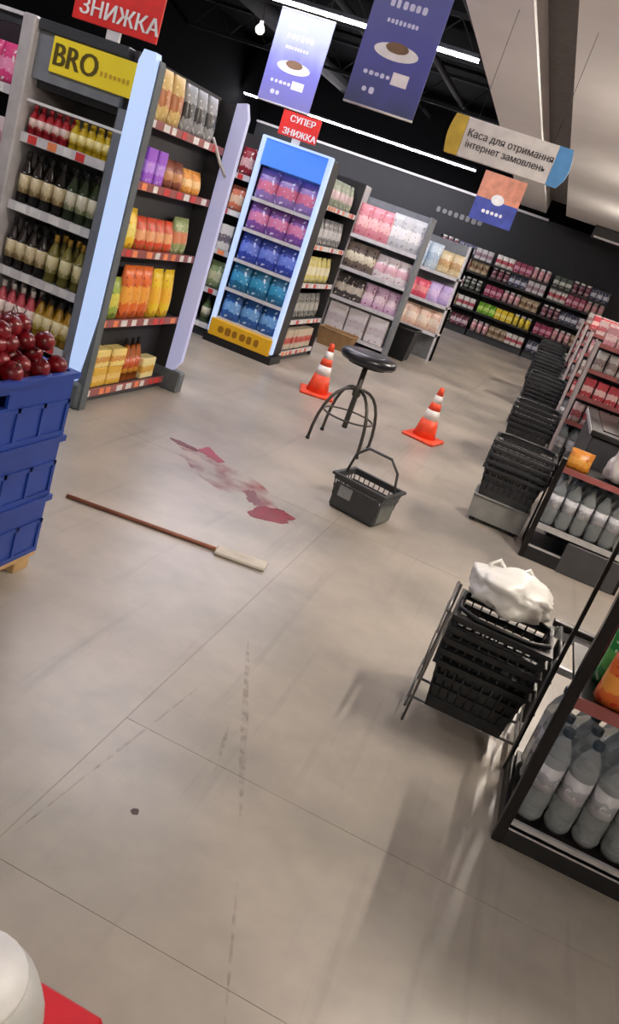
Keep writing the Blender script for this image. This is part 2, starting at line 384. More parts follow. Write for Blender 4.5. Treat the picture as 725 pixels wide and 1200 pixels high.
t5=bottle_mesh(.034,.27,mat('amber_drink',(170,130,40),.2),P((200,180,70),(235,220,170)),C_cap)
U.row(.30,t5,'bottle','amber bottle with black cap, lowest shelf of '+B1,'bottle','amber bottles, lowest shelf',.30,.58,.078,.06,2,.09)

# --- row one, plain bay at the left edge
U=Unit('shelf_unit','dark shelf unit with pink packs at the left edge of the photo','shelf unit',-4.55,4.40,0,1.14,.5,2.05,[.4,.85,1.28,1.66],M_gond,M_back,lip=.05)
MB().box(0,1.14,.02,.06,1.98,2.05).build('header',M_dark,U.t); MB().box(0,1.14,.0,.02,2.03,2.05).build('header_edge',M_rail,U.t)
bm1=bag_mesh(.13,.07,.22,P((220,70,130),(240,150,185))); U.row(1.66,bm1,'snack_bag','bright pink pack, top shelf far left','bag','pink packs far left top',.0,1.12,.125,.06,2,.1)
for z,c,nm in ((1.28,((225,205,205),(190,140,150)),'pale pink carton, second shelf far left'),(.85,((200,190,210),(120,90,140)),'lilac carton, third shelf far left'),(.4,((190,60,70),(230,200,190)),'red carton, lowest shelf far left')):
    U.row(z,box_mesh(.11,.08,.2,P(*c)),'carton',nm,'carton','cartons far left %g'%z,.0,1.12,.125,.07,1)

# --- row one, end bay facing the aisle
E1='nearest end bay'
U=Unit('end_shelf_unit','dark end bay of snacks between two backlit edge panels','shelf unit',-2.55,4.43,math.pi/2,1.12,.155,2.05,[.09,.55,1.0,1.40,1.75],M_dark,M_back,M_redrail,plinth=.05,depths=[.0,.005,.01,.01,.01])
# far edge panel (backlit, stands out into the aisle)
pp=MB(); pp.prism([(-.10,.24),(-.05,.16),(.01,.16),(.01,2.05),(-.06,2.07),(-.095,1.98),(-.10,.6)][::-1],0,1)
pp.v=[(1.13+ (z*.045), a, b) for a,b,z in pp.v]; pp.build('backlit_panel',M_lit2,U.t)
MB().box(1.12,1.21,-.13,.155,0,.16,ch=.012).build('foot',M_foot,U.t)
MB().box(1.13,1.20,.012,.155,.16,2.04).build('side_panel',M_back,U.t)
MB().tube([(.95,.03,1.79),(1.04,-.02,1.66),(1.125,-.05,1.58)],.012,6).build('brace',M_rail,U.t)
def bags(c1,c2,c3=None,w=.13,h=.22,d=.092): return bag_mesh(w,d,h,P(c1,c2,c3) if c3 else P(c1,c2))
def S(z,me,nm,lb,cat,x0,x1,step,y=0,rows=1,dy=0,dz=0): U.row(z,me,nm,lb+', '+E1,cat,lb,x0,x1,step,.073,1,0,.05,0,dz)
S(1.75,bags((220,190,120),(190,120,70),(245,225,170),.14,.28),'snack_bag','tan crisp bag, top shelf','bag',.02,.48,.15)
S(1.75,bags((150,152,156),(40,40,44),(215,215,215),.14,.27),'snack_bag','silver and black snack bag, top shelf','bag',.50,.98,.155)
S(1.40,box_mesh(.11,.09,.2,P((160,95,215),(195,150,240))),'carton','purple carton, second shelf','carton',.03,.44,.125)
S(1.40,bags((130,70,50),(190,130,80),(90,40,40),.12,.17),'snack_bag','brown pouch, second shelf','bag',.46,.70,.12)
S(1.40,bags((235,165,80),(245,205,140),(210,110,50),.13,.15),'snack_bag','orange pouch, second shelf','bag',.72,.99,.13)
S(1.0,bags((235,195,50),(240,220,120),(200,120,30),.13,.24),'snack_bag','yellow bag, middle shelf','bag',.02,.28,.13)
S(1.0,bags((215,80,50),(235,170,120),(120,130,60),.11,.2),'snack_bag','red-orange bag, middle shelf','bag',.30,.78,.115)
S(1.0,bags((150,165,110),(220,140,100),(225,220,190),.11,.24),'snack_bag','pale green bag, middle shelf','bag',.79,1.0,.11)
S(.55,bags((150,170,70),(215,205,90),(80,110,40),.13,.26),'snack_bag','green bag, fourth shelf','bag',.02,.30,.13)
S(.55,bags((225,110,45),(240,170,70),(160,50,30),.13,.34),'snack_bag','orange bag, fourth shelf','bag',.31,.66,.12,.13)
S(.55,bags((240,205,45),(245,190,60),(220,140,40),.14,.33),'snack_bag','big yellow bag, fourth shelf','bag',.68,1.0,.15,.13)
S(.09,box_mesh(.17,.09,.13,P((225,180,60),(240,205,120),(190,120,40))),'carton','yellow carton, lowest shelf','carton',.14,.52,.19,.12,1)
S(.09,box_mesh(.17,.09,.12,P((240,215,130),(215,150,60),(245,235,200))),'carton','second-tier yellow carton, lowest shelf','carton',.14,.52,.19,.12,1,.1,.131)
S(.09,bags((40,70,130),(90,120,170),(220,220,230),.12,.2),'snack_bag','blue bag, lowest shelf','bag',.01,.13,.12,.1,1)
S(.09,bottle_mesh(.04,.3,mat('tea_drink',(175,95,35),.2),P((235,170,60),(200,90,40)),C_cap),'bottle','amber tea bottle, lowest shelf','bottle',.54,.78,.085,.1)
S(.09,box_mesh(.2,.09,.15,P((240,225,160),(225,175,70))),'carton','cream carton, lowest shelf','carton',.79,1.0,.21,.12,1)
def S(z,me,nm,lb,cat,x0,x1,step,y=.11,rows=2,dy=.125,dz=0): U.row(z,me,nm,lb+', '+E1,cat,lb,x0,x1,step,y,rows,dy,.3 if cat=='textile' else .1,0,dz)
# carcass behind the row-one bays
MB().box(-1.25,.58,.53,1.15,0,2.05).build('rear_carcass',M_back,bpy.data.objects['promo_shelf_unit'])
# --- row two, backlit blue stand
Bs='tall backlit blue stand'
U=Unit('display_stand','tall backlit stand with blue header and white glowing edges','display stand',-3.24,7.90,0,.66,.28,2.05,[.27,.58,.88,1.19,1.49],M_white,mat('pale_back',(150,165,190),.5),plinth=.08,tags=False,lip=.03)
for x in (-.045,.66):
    MB().box(x,x+.045,-.03,.03,.10,2.06,ch=.008).build('backlit_edge',M_lit,U.t); MB().box(x+.008,x+.037,.03,.28,.10,2.04).build('side_panel',M_back,U.t)
MB().box(0,.66,-.02,.03,1.80,2.04,ch=.006).build('header',M_litblue,U.t); MB().box(0,.66,-.035,.03,2.04,2.06).build('header_trim',M_lit,U.t)
M_gold=emis('backlit_gold_base',(214,165,20),.12,(205,155,30)); 
MB().box(-.02,.68,-.06,.02,.08,.255,ch=.008).build('gold_base',M_gold,U.t); strokes(U.t,mat('brown_print',(150,100,15),.5),.08,.58,-.0605,.165,.09,6)
MB().box(-.06,.72,-.05,.28,0,.08).build('foot',M_black,U.t)
cs=[(.30,((40,90,160),(110,160,210),(200,225,240)),'blue bag, lowest shelf'),(.61,((30,110,150),(60,150,190),(210,230,240)),'teal blue bag, fourth shelf'),(.91,((50,70,165),(110,130,215),(190,200,240)),'deep blue bag, third shelf'),(1.22,((130,80,160),(215,130,170),(225,215,240)),'violet and pink bag, second shelf'),(1.52,((150,120,185),(220,120,150),(230,225,245)),'lilac and pink bag, top shelf')]
for z,c,nm in cs:
    U.row(round(z-.03,2),bag_mesh(.215,.13,.29,P(*c)),'snack_bag',nm+', blue stand','bag',nm,.005,.655,.216,.09,1,.13,.08)
# end bay of row two
U=Unit('end_shelf_unit','dark end bay behind the backlit blue stand','shelf unit',-2.56,8.21,math.pi/2,1.15,.4,2.0,[.10,.45,.85,1.25,1.65],M_dark,M_back,plinth=.05)
MB().box(1.15,1.18,-.0,.4,0,2.0).build('side_panel',M_back,U.t)
E1='bay behind blue stand'
for z,c,nm in ((.10,((205,190,170),(190,70,60)),'cream carton, lowest shelf'),(.45,((110,112,110),(180,180,175)),'grey pouch, fourth shelf'),(.85,((215,205,120),(235,230,200)),'pale yellow pouch, third shelf'),(1.25,((130,130,135),(205,205,210)),'silver pouch, second shelf'),(1.65,((150,160,140),(215,190,195)),'pale green pouch, top shelf')):
    S(z,bag_mesh(.15,.08,.27,P(*c)) if z>.2 else box_mesh(.16,.12,.22,P(*c)),'pouch' if z>.2 else 'carton',nm,'bag' if z>.2 else 'carton',0.02,1.13,.18,.1,1)
# row two, bays left of the blue stand
U=Unit('shelf_unit','dark shelf unit with bottles and packs left of the blue stand','shelf unit',-5.30,7.95,0,1.98,.45,2.05,[.14,.50,.90,1.30,1.65],M_gond,M_back,side_l=M_side,lip=.05)
E1='unit left of blue stand'
for z,me,nm,cat,ob in ((.14,bottle_mesh(.05,.28,mat('green_drink',(90,110,70),.2),P((140,150,110),(205,200,170)),C_cap),'green bottle, lowest shelf','bottle','bottle'),(.50,bag_mesh(.16,.08,.28,P((140,160,110),(200,200,160))),'green pouch, fourth shelf','bag','pouch'),(.90,box_mesh(.14,.1,.25,P((225,220,215),(120,110,120))),'white carton, third shelf','carton','carton'),(1.30,bag_mesh(.16,.08,.24,P((215,120,90),(235,200,170))),'salmon bag, second shelf','bag','snack_bag'),(1.65,bag_mesh(.15,.08,.26,P((150,40,55),(215,170,170))),'dark red bag, top shelf','bag','snack_bag')):
    S(z,me,ob,nm,cat,.02,1.96,.17,.1,1)
MB().box(0,2.3,.5,1.35,0,2.05).build('rear_carcass',M_back,U.t)

# --- row three, pink goods facing the camera
U=Unit('shelf_unit','shelf unit full of pink and white textiles past the blue stand','shelf unit',-2.98,10.9,0,.95,.34,1.95,[.18,.62,1.02,1.45],M_rail,M_gond,plinth=.1,tags=False)
MB().box(-.05,0,-.06,.34,0,2.06,ch=.01).build('side_panel',M_rail,U.t); MB().box(.95,.98,.0,.34,0,1.95).build('side_panel',M_gond,U.t)
E1='pink textile unit'
S(1.45,bag_mesh(.2,.14,.40,P((215,140,150),(240,190,190),(200,90,110))),'folded_textile','salmon pink bundle, top shelf','textile',.02,.5,.16,.12,1)
S(1.45,bag_mesh(.2,.12,.42,P((200,200,202),(235,232,232),(150,150,155))),'folded_textile','light grey bundle, top shelf','textile',.5,.93,.15,.12,1)
S(1.02,bag_mesh(.18,.14,.34,P((120,105,95),(215,205,180),(40,36,36))),'folded_textile','brown and cream bundle, second shelf','textile',.02,.42,.14,.12,1)
S(1.02,bag_mesh(.18,.14,.30,P((235,225,225),(225,180,190),(190,150,160))),'folded_textile','white and pink bundle, second shelf','textile',.44,.93,.16,.12,1)
S(.62,bag_mesh(.18,.14,.30,P((70,64,62),(190,180,165),(225,215,200))),'folded_textile','dark patterned bundle, third shelf','textile',.02,.4,.13,.12,1)
S(.62,bag_mesh(.18,.14,.3,P((215,180,205),(230,205,215),(150,70,100))),'folded_textile','lilac bundle, third shelf','textile',.42,.93,.17,.12,1)
S(.18,box_mesh(.28,.25,.36,P((222,216,216),(205,196,200),(190,140,150))),'carton','white box, lowest shelf','carton',.02,.93,.3,.16,1)
# lower rack to its right
U=Unit('low_rack','low rack of coral and lilac goods beside the pink textile unit','rack',-2.42,12.6,0,.8,.4,1.8,[.45,.88,1.32],M_rail,M_gond,plinth=0,tags=False)
for x in (0,.77):
    for y in (.0,.37): MB().box(x,x+.03,y,y+.03,0,1.8).build('post',M_rail,U.t)
E1='low rack'
S(1.32,bag_mesh(.2,.12,.38,P((200,215,228),(170,190,210),(235,240,245))),'folded_textile','pale blue pack, top shelf','textile',.02,.4,.16,.12,1)
S(1.32,bag_mesh(.2,.12,.32,P((225,205,160),(200,160,110),(240,230,200))),'folded_textile','tan pack, top shelf','textile',.4,.78,.16,.12,1)
S(.88,bag_mesh(.22,.14,.27,P((222,90,110),(240,150,150),(200,60,80))),'folded_textile','coral red pack, middle shelf','textile',.02,.4,.2,.12,1)
S(.88,bag_mesh(.22,.14,.29,P((205,180,225),(225,200,235),(190,160,210))),'folded_textile','lilac pack, middle shelf','textile',.4,.78,.2,.12,1)
S(.45,bag_mesh(.22,.14,.32,P((235,200,175),(245,225,205),(220,160,140))),'folded_textile','peach pack, lowest shelf','textile',.02,.78,.2,.12,1)
# crates and black bin before them
def open_bin(name,label,cat,loc,w,d,h,m,tap=.85,t=.015,rz=0,slats=0):
    o=thing(name,label,cat,loc,rz); b=MB()
    W,Dd=w/2,d/2; w2,d2=W*tap,Dd*tap
    out=[(-w2,-d2,0),(w2,-d2,0),(w2,d2,0),(-w2,d2,0),(-W,-Dd,h),(W,-Dd,h),(W,Dd,h),(-W,Dd,h)]
    inn=[(x*(1-t/abs(x)) ,y*(1-t/abs(y)),z if z else t) for x,y,z in out]
    b.add(out+inn,[(3,2,1,0),(0,1,5,4),(1,2,6,5),(2,3,7,6),(3,0,4,7),(8,9,10,11),(9,8,12,13),(10,9,13,14),(11,10,14,15),(8,11,15,12),(4,5,13,12),(5,6,14,13),(6,7,15,14),(7,4,12,15)])
    b.build('body',m,o)
    r=MB(); q=t*1.2
    r.tube([(-W,-Dd,h),(W,-Dd,h),(W,Dd,h),(-W,Dd,h)],q*.7,6,closed=True); r.build('rim',m,o); return o
open_bin('black_bin','black open bin on the floor before the pink goods','bin',(-2.12,11.95,0),.62,.5,.46,M_black)
open_bin('wooden_crate','light brown crate on the floor under the pink textile unit','crate',(-2.62,10.62,0),.5,.3,.22,mat('crate_wood',(150,118,80),.7))
# --- back wall shelving
pal=[((205,200,205),(150,120,135)),((150,45,80),(205,140,165)),((60,70,60),(190,195,185)),((215,150,160),(235,210,205)),((120,60,80),(200,180,190)),((190,170,140),(120,90,60)),((70,75,100),(190,190,205)),((225,220,215),(180,60,80))]
nmz=['pale grey','magenta','dark green','rose','plum','tan','slate blue','white and red']
for ui,x0 in enumerate((-3.35,-1.95,-.55)):
    wd=1.36
    U=Unit('wall_shelf_unit','%s of the three dark shelf units along the back wall'%('left one','middle one','right one')[ui],'shelf unit',x0,20.0,0,wd,.55,2.0,[.16,.6,1.02,1.42,1.72],M_dark,M_back,M_back,plinth=.12,tags=False,side_l=M_dark if ui==0 else None,lip=.04,group='back wall shelf units')
    for zi,z in enumerate((.16,.6,1.02,1.42,1.72)):
        for seg in range(3):
            k=(ui*3+seg*2+zi*3)%8
            c,n=pal[k],nmz[k]
            kind=(zi+seg+ui)%3
            lv=('lowest','second-lowest','middle','second-highest','top')[zi]; un=('left','middle','right')[ui]; sd=('left','centre','right')[seg]
            a0,a1=.02+seg*.44,.02+(seg+1)*.44
            if zi==1 and ui==1 and seg==0: c,n=((120,190,40),(190,225,110)),'bright green'
            if zi==1 and ui==1 and seg in(1,2): c,n=((235,205,30),(250,235,120)),'bright yellow'
            me=[box_mesh(.13,.12,.25,P(*c)),bottle_mesh(.06,.27,P(*c),P(c[1],c[0]),M_white,True),bag_mesh(.145,.1,.26,P(*c))][kind]
            nm=('carton','tub','pouch')[kind]
            U.row(z,me,nm,'%s %s, %s third of the %s shelf, %s back-wall unit'%(n,nm,sd,lv,un),nm,'%s %s %s'%(un,lv,sd),a0,a1,.147,.09,1,.1,.05)
# lettering on the back wall
sgn=thing('wall_lettering','small white lettering on the dark grey back wall','lettering',(-3.2,20.735,2.5))
strokes(sgn,mat('white_letters',(120,120,122),.5),-.6,.6,0,0,.15,8)
# air unit at the end of the soffit
t=thing('air_unit','black box hanging at the far end of the white soffit','air unit',(.15,19.1,2.88)); MB().box(-.3,.6,-.2,.15,0,.27,ch=.02).build('casing',M_black,t)
MB().box(-.25,.55,-.22,-.2,.02,.06).build('outlet',M_rail,t)

# ------------------------------------------------------------------ hanging signs
def wires(t,xs,z0,z1):
    for x in xs: MB().tube([(x,0,z0),(x,0,z1)],.0018,5).build('wire',M_blackmetal,t)
def poster_mat(name,top,mid,bot):
    m,N,L,B=nodes(name); tc=N.new('ShaderNodeTexCoord'); sx=N.new('ShaderNodeSeparateXYZ'); L.new(tc.outputs['Generated'],sx.inputs[0])
    nz=N.new('ShaderNodeTexNoise'); nz.inputs['Scale'].default_value=3; nz.inputs['Detail'].default_value=4; L.new(tc.outputs['Generated'],nz.inputs['Vector'])
    a=N.new('ShaderNodeMath'); a.operation='MULTIPLY_ADD'; a.inputs[1].default_value=.5; L.new(nz.outputs['Fac'],a.inputs[0]); L.new(sx.outputs['Z'],a.inputs[2])
    rp=N.new('ShaderNodeValToRGB'); e=rp.color_ramp.elements; e[0].position=.2; e[0].color=lin(bot); e[1].position=1.25 if False else 1; e[1].color=lin(top); x=e.new(.6); x.color=lin(mid)
    L.new(a.outputs[0],rp.inputs['Fac']); L.new(rp.outputs['Color'],B.inputs['Base Color']); B.inputs['Roughness'].default_value=.4; 
    return m
def poster(label,x0,x1,y,z0,z1,m,ry=0,plate_z=.42,sz=1):
    t=thing('hanging_poster',label,'poster',((x0+x1)/2,y,z0)); w=(x1-x0)/2; h=z1-z0
    MB().box(-w,w,-.004,.004,0,h).build('board',m,t)
    for z in (0,h): MB().tube([(-w,0,z),(w,0,z)],.008,6).build('edge_rail',M_rail,t)
    pz=h*plate_z
    def disc(name,rx,rz,dz,y,mm,dx=0):
        b=MB(); b.prism([(dx+rx*math.cos(a*math.pi/12),pz+dz+rz*math.sin(a*math.pi/12)) for a in range(24)],y,y+.001,axis='y'); b.build(name,mm,t)
    disc('printed_plate',w*.62,w*.2,0,-.006,mat('plate_print',(226,222,228),.4)); disc('printed_food',w*.32,w*.13,w*.1,-.0075,mat('food_print',(120,92,70),.5))
    wh=mat('pale_violet_print',(205,205,235),.45)
    strokes(t,wh,-w*.6,w*.1,-.0045,h*.84,.04,5); strokes(t,wh,-w*.55,w*.5,-.0045,h*.74,.05,6); strokes(t,wh,-w*.5,w*.4,-.0045,h*.62,.03,8); strokes(t,wh,-w*.7,w*.1,-.0045,h*.24,.03,5); strokes(t,wh,-w*.6,-w*.2,-.0045,h*.12,.04,2)
    MB().box(w*.1,w*.55,-.0055,-.0045,h*.2,h*.29).build('printed_box',mat('plate_print',(226,222,228),.4),t)
    wires(t,(-w*.7,w*.7),h,4.6-z0); return t
poster('narrow purple hanging poster with a plate, above the blue stand',-3.06,-2.58,7.0,2.26,2.96,poster_mat('violet_poster',(160,168,205),(112,112,190),(120,118,175)))
poster('large blue-violet hanging poster with a plate near the lamp',-1.83,-1.35,5.5,2.27,3.08,poster_mat('indigo_poster',(92,96,160),(82,84,160),(66,74,108)))
p3=thing('hanging_poster','small poster with orange top and blue lower half beyond the white checkout sign','poster',(-1.44,12,2.15))
MB().box(-.3,.3,-.004,.004,.3,.64).build('upper_print',mat('orange_poster_print',(196,128,100),.5,0,.25,8),p3); MB().box(-.3,.3,-.004,.004,0,.3).build('lower_print',mat('blue_poster_print',(56,68,150),.5,0,.3,8),p3)
b=MB(); b.prism([(.09*math.cos(a*math.pi/8),.32+.07*math.sin(a*math.pi/8)) for a in range(16)],-.007,-.005,axis='y'); b.build('emblem',M_white,p3); strokes(p3,M_white,-.16,.16,-.0045,.14,.05,5); wires(p3,(-.2,.2),.64,2.45)
def red_sign(label,x0,x1,y,z0,z1,lines,sz):
    t=thing('red_sign',label,'sign',((x0+x1)/2,y,z0)); w=(x1-x0)/2; h=z1-z0
    MB().box(-w,w,-.006,.006,.02,h,ch=.003).build('board',M_red,t); MB().box(-.04,.04,.0,.02,-.03,.05).build('clip',M_rail,t)
    n=len(lines)
    for i,l in enumerate(lines): text('lettering',l,sz,M_white,t,(.02,-.0085,h*(1-(i+.5)/n)),ext=.001,bold=.003)
red_sign('big red sale sign with white letters on top of the nearest shelf unit',-3.10,-2.56,4.38,2.08,2.44,['СУПЕР','ЗНИЖКА'],.115)
red_sign('small red sale sign above the backlit blue stand',-3.17,-2.77,7.93,2.09,2.33,['СУПЕР','ЗНИЖКА'],.08)
t=thing('checkout_sign','white hanging checkout sign with yellow and blue ends','sign',(-.79,6.0,2.22))
MB().box(-.31,.33,-.02,.02,0,.25,ch=.004).build('board',mat('sign_white',(214,210,208),.5),t)
def arc(c,r0,s): return [(c+s*.0,0.0)]
yl=[(-.31,0),(-.31,.25)]+[(-.40+.05*(1-math.sin(math.pi*k/8))*0+(-.02*math.sin(math.pi*k/8)),.25-.25*k/8) for k in range(9)]
MB().prism(yl,-.021,.021,axis='y').build('yellow_end',mat('sign_yellow',(206,176,70),.5),t)
bl=[(.33,.25),(.33,0),(.40,0),(.435,.06),(.445,.125),(.435,.19),(.42,.25)]
MB().prism(bl,-.021,.021,axis='y').build('blue_end',mat('sign_blue',(84,146,204),.5),t)
M_ink=mat('dark_ink',(58,56,60),.6)
text('lettering','Каса для отримання',.066,M_ink,t,(.02,-.0225,.155),sx=.93,bold=.0012); text('lettering','інтернет замовлень',.064,M_ink,t,(.01,-.0225,.085),sx=.93,bold=.0012)
wires(t,(-.25,.28),.25,.93)

# ------------------------------------------------------------------ blue crates, pallet, fruit
M_blue=mat('blue_crate_plastic',(28,62,150),.42,0,.12,6)
M_wood=mat('pallet_wood',(190,158,110),.7,0,.2,10)
pt=thing('pallet','small wooden pallet under the stack of blue crates','pallet',(-1.69,2.2,0))
for y in (-.26,0,.26): MB().box(-.2,.2,y-.045,y+.045,0,.06,ch=.004).build('block',M_wood,pt)
for x in (-.17,-.06,.06,.17): MB().box(x-.045,x+.045,-.31,.31,.06,.08,ch=.003).build('board',M_wood,pt)
def crate(z,label):
    t=thing('blue_crate',label,'crate',(-1.69,2.2,z),0,'stacked blue crates'); W,D,H=.21,.31,.242; k=.012
    b=MB(); b.box(-W+.01,W-.01,-D+.01,D-.01,0,.012); b.build('base',M_blue,t)
    for s in (-1,1):
        # long sides with a hand slot
        b=MB(); x0,x1=(W-k,W) if s>0 else (-W,-W+k)
        b.box(x0,x1,-D,D,0,.145); b.box(x0,x1,-D,-.15,.145,.195); b.box(x0,x1,-.04,D,.145,.195); b.box(x0,x1,-D,D,.195,H-.004)
        b.build('side_wall',M_blue,t)
        b=MB(); xo,xi=(W,W+.006) if s>0 else (-W-.006,-W)
        for y in (-.3,-.18,.02,.16,.3): b.box(xo if s>0 else xo,xi,y-.008,y+.008,.02,.14)
        b.box(xo,xi,-D,D,.125,.14); b.box(xo,xi,-D,D,.0,.02); b.build('rib',M_blue,t)
        b=MB(); y0,y1=(D-k,D) if s>0 else (-D,-D+k)
        b.box(-W+k,W-k,y0,y1,0,.145); b.box(-W+k,-.06,y0,y1,.145,.195); b.box(.06,W-k,y0,y1,.145,.195); b.box(-W+k,W-k,y0,y1,.195,H-.004); b.build('end_wall',M_blue,t)
    b=MB(); o,i=.014,.012
    b.box(-W-o,W+o,-D-o,-D+i,H-.022,H); b.box(-W-o,W+o,D-i,D+o,H-.022,H); b.box(-W-o,-W+i,-D+i,D-i,H-.022,H); b.box(W-i,W+o,-D+i,D-i,H-.022,H); b.build('rim',M_blue,t)
for i,z in enumerate((.081,.324,.567)): crate(z,'%s blue plastic crate in the stack at the left edge'%('lowest','middle','topmost')[i])
def fruit_mesh():
    b=MB(); r=.037; pr=[]
    for k in range(9):
        a=math.pi*k/8; q=math.sin(a)*r*(1+.05*math.cos(a)); z=r-math.cos(a)*r*.92
        if k==8: z-=.008
        pr.append((max(q,.0015),z))
    pr[0]=(.002,.008); b.lathe(pr,12); return b.mesh('apple_skin',[mat('apple_red',(118,14,24),.3,0,.5,22)])
FM=fruit_mesh(); SM=MB().tube([(0,0,.07),(.003,0,.085),(.007,0,.096)],.0018,5).mesh('stem',mat('stem_brown',(80,56,36),.7))
def fr(x,y,z,i):
    o=link('apple',FM,None,(x,y,z)); o.rotation_euler=(random.uniform(-.7,.7),random.uniform(-.7,.7),random.uniform(0,6)); s=random.uniform(.92,1.08); o.scale=(s,s,s)
    tag(o,'dark red apple heaped in the topmost blue crate','apple','apples heaped in the top crate'); link('stem',SM,o)
for L,(nx,ny,z) in enumerate(((5,7,.735),(5,7,.795),(4,6,.855),(3,4,.905))):
    for i in range(nx):
        for j in range(ny):
            fr(-1.69+(i-(nx-1)/2)*.076+random.uniform(-.006,.006)+L%2*.008,2.2+(j-(ny-1)/2)*.078+random.uniform(-.006,.006)+(.03 if L>1 else 0),z+random.uniform(-.006,.006),i)

# ------------------------------------------------------------------ cones, stool
M_cone=mat('cone_orange',(240,78,40),.5); M_cw=mat('cone_white',(235,228,222),.45)
for x,y,rz,lb in ((-1.85,7.45,.3,'orange and white traffic cone nearer the blue stand, left of the stool'),(-.73,7.4,-.2,'orange and white traffic cone on the open floor right of the stool')):
    t=thing('traffic_cone',lb,'cone',(x,y,0),rz,'traffic cones')
    MB().box(-.165,.165,-.165,.165,0,.028,ch=.01).build('base',M_cone,t)
    def rr(z): return .115-.095*z/.5
    def ringp(z0,z1): return [(rr(z0),z0),(rr(z1),z1)]
    MB().lathe([(rr(.026),.026),(rr(.2),.2)],16).build('cone_body',M_cone,t)
    MB().lathe(ringp(.2,.29),16).build('white_band',M_cw,t); MB().lathe(ringp(.29,.36),16).build('orange_band',M_cone,t)
    MB().lathe(ringp(.36,.43),16).build('white_band',M_cw,t); MB().lathe([(rr(.43),.43),(rr(.5),.5),(.012,.505)],16).build('tip',M_cone,t)
t=thing('bar_stool','round black padded stool with arched metal legs between the cones','stool',(-1.2,6.05,0),.3)
MB().lathe([(.17,.665),(.205,.672),(.222,.695),(.222,.715),(.205,.738),(.16,.748),(.05,.75),(.002,.75)],24).build('seat',mat('black_leatherette',(26,28,34),.28),t)
MB().lathe([(.15,.65),(.15,.667)],16).build('seat_plate',M_blackmetal,t)
M_leg=mat('grey_steel_leg',(86,84,80),.35,.6)
MB().tube([(0,0,.14),(0,0,.66)],.022,10).build('column',M_leg,t); MB().lathe([(.028,.40),(.034,.41),(.034,.47),(.028,.48)],12).build('collar',M_leg,t)
for k in range(4):
    a=k*math.pi/2+.5; pts=[]
    for q in range(9):
        f=q/8; r=.02+.27*math.sin(f*math.pi/2)**1.0; z=.46-.0*f-.45*(1-math.cos(f*math.pi/2))**1.2
        pts.append((r*math.cos(a),r*math.sin(a),z))
    l=MB().tube(pts,.013,8).build('leg',M_leg,t)
    MB().lathe([(.016,0),(.018,.01),(.014,.022)],8,(pts[-1][0],pts[-1][1],0)).build('foot_cap',M_black,l)
MB().tube([(.2*math.cos(a*math.pi/12),.2*math.sin(a*math.pi/12),.235) for a in range(24)],.008,6,closed=True).build('foot_ring',M_leg,t)

# ------------------------------------------------------------------ shopping baskets
M_bask=mat('black_basket_plastic',(24,26,29),.4); M_bask2=mat('charcoal_basket_plastic',(62,64,66),.45)
def basket_parts(m,w=.40,d=.28,h=.21):
    W,D=w/2,d/2; tp=.84
    def P_(x,y,z): f=tp+(1-tp)*z/h; return (x*f,y*f,z)
    b=MB(); zs=[0,.03,.075,.09,.135,.15,.195,h]
    # floor
    b.box(-W*tp,W*tp,-D*tp,D*tp,0,.006)
    # horizontal bands and vertical bars make the openwork wall
    for z0,z1 in ((0,.05),(.085,.10),(.135,.15),(.18,h)):
        for s in (-1,1):
            a=[P_(-W,s*D,z0),P_(W,s*D,z0),P_(W,s*D,z1),P_(-W,s*D,z1)]; i=[(x,y-s*.005,z) for x,y,z in a]
            b.add(a+i,[(0,1,2,3),(7,6,5,4),(0,4,5,1),(3,2,6,7),(0,3,7,4),(1,5,6,2)])
            a=[P_(s*W,-D,z0),P_(s*W,D,z0),P_(s*W,D,z1),P_(s*W,-D,z1)]; i=[(x-s*.005,y,z) for x,y,z in a]
            b.add(a+i,[(0,1,2,3),(7,6,5,4),(0,4,5,1),(3,2,6,7),(0,3,7,4),(1,5,6,2)])
    nb=9
    for k in range(nb+1):
        u=-1+2*k/nb
        for s in (-1,1):
            p0,p1=P_(u*(W-.006),s*D,.05),P_(u*(W-.006),s*D,.18); b.tube([(p0[0],p0[1]-s*.003,p0[2]),(p1[0],p1[1]-s*.003,p1[2])],.0045,4)
    for k in range(1,7):
        u=-1+2*k/7
        for s in (-1,1):
            p0,p1=P_(s*W,u*(D-.006),.05),P_(s*W,u*(D-.006),.18); b.tube([(p0[0]-s*.003,p0[1],p0[2]),(p1[0]-s*.003,p1[1],p1[2])],.0045,4)
    body=b.mesh('basket_body',m)
    rim=MB(); 
    for s in (-1,1):
        rim.box(-W-.012,W+.012,s*D-.012,s*D+.012,h-.016,h); rim.box(s*W-.012,s*W+.012,-D+.012,D-.012,h-.016,h)
    return body,rim.mesh('basket_rim',m),(W,D,h)
def handle_mesh(W,D,h,s,up,m):
    # a flat bail handle folded down on the rim (up=0) or raised
    b=MB()
    if up: pts=[(-W*.96,0,h-.01),(-W*.82,0,h+.12),(-W*.45,0,h+.185),(W*.45,0,h+.185),(W*.82,0,h+.12),(W*.96,0,h-.01)]
    else: pts=[(-W+.006,0,h+.006),(-W+.006,s*D*.6,h+.009),(-W*.6,s*(D-.01),h+.009),(W*.6,s*(D-.01),h+.009),(W-.006,s*D*.6,h+.009),(W-.006,0,h+.006)]
    b.tube(pts,.009,6); return b.mesh('handle',m)
BB,BR,BD=basket_parts(M_bask,.35,.26,.21); H1=handle_mesh(*BD,1,0,M_bask); H2=handle_mesh(*BD,-1,0,M_bask)
def basket(loc,rz,label,group,handles=True):
    t=thing('shopping_basket',label,'basket',loc,rz,group); link('body',BB,t); link('rim',BR,t)
    if handles: link('handle',H1,t); link('handle',H2,t)
    return t
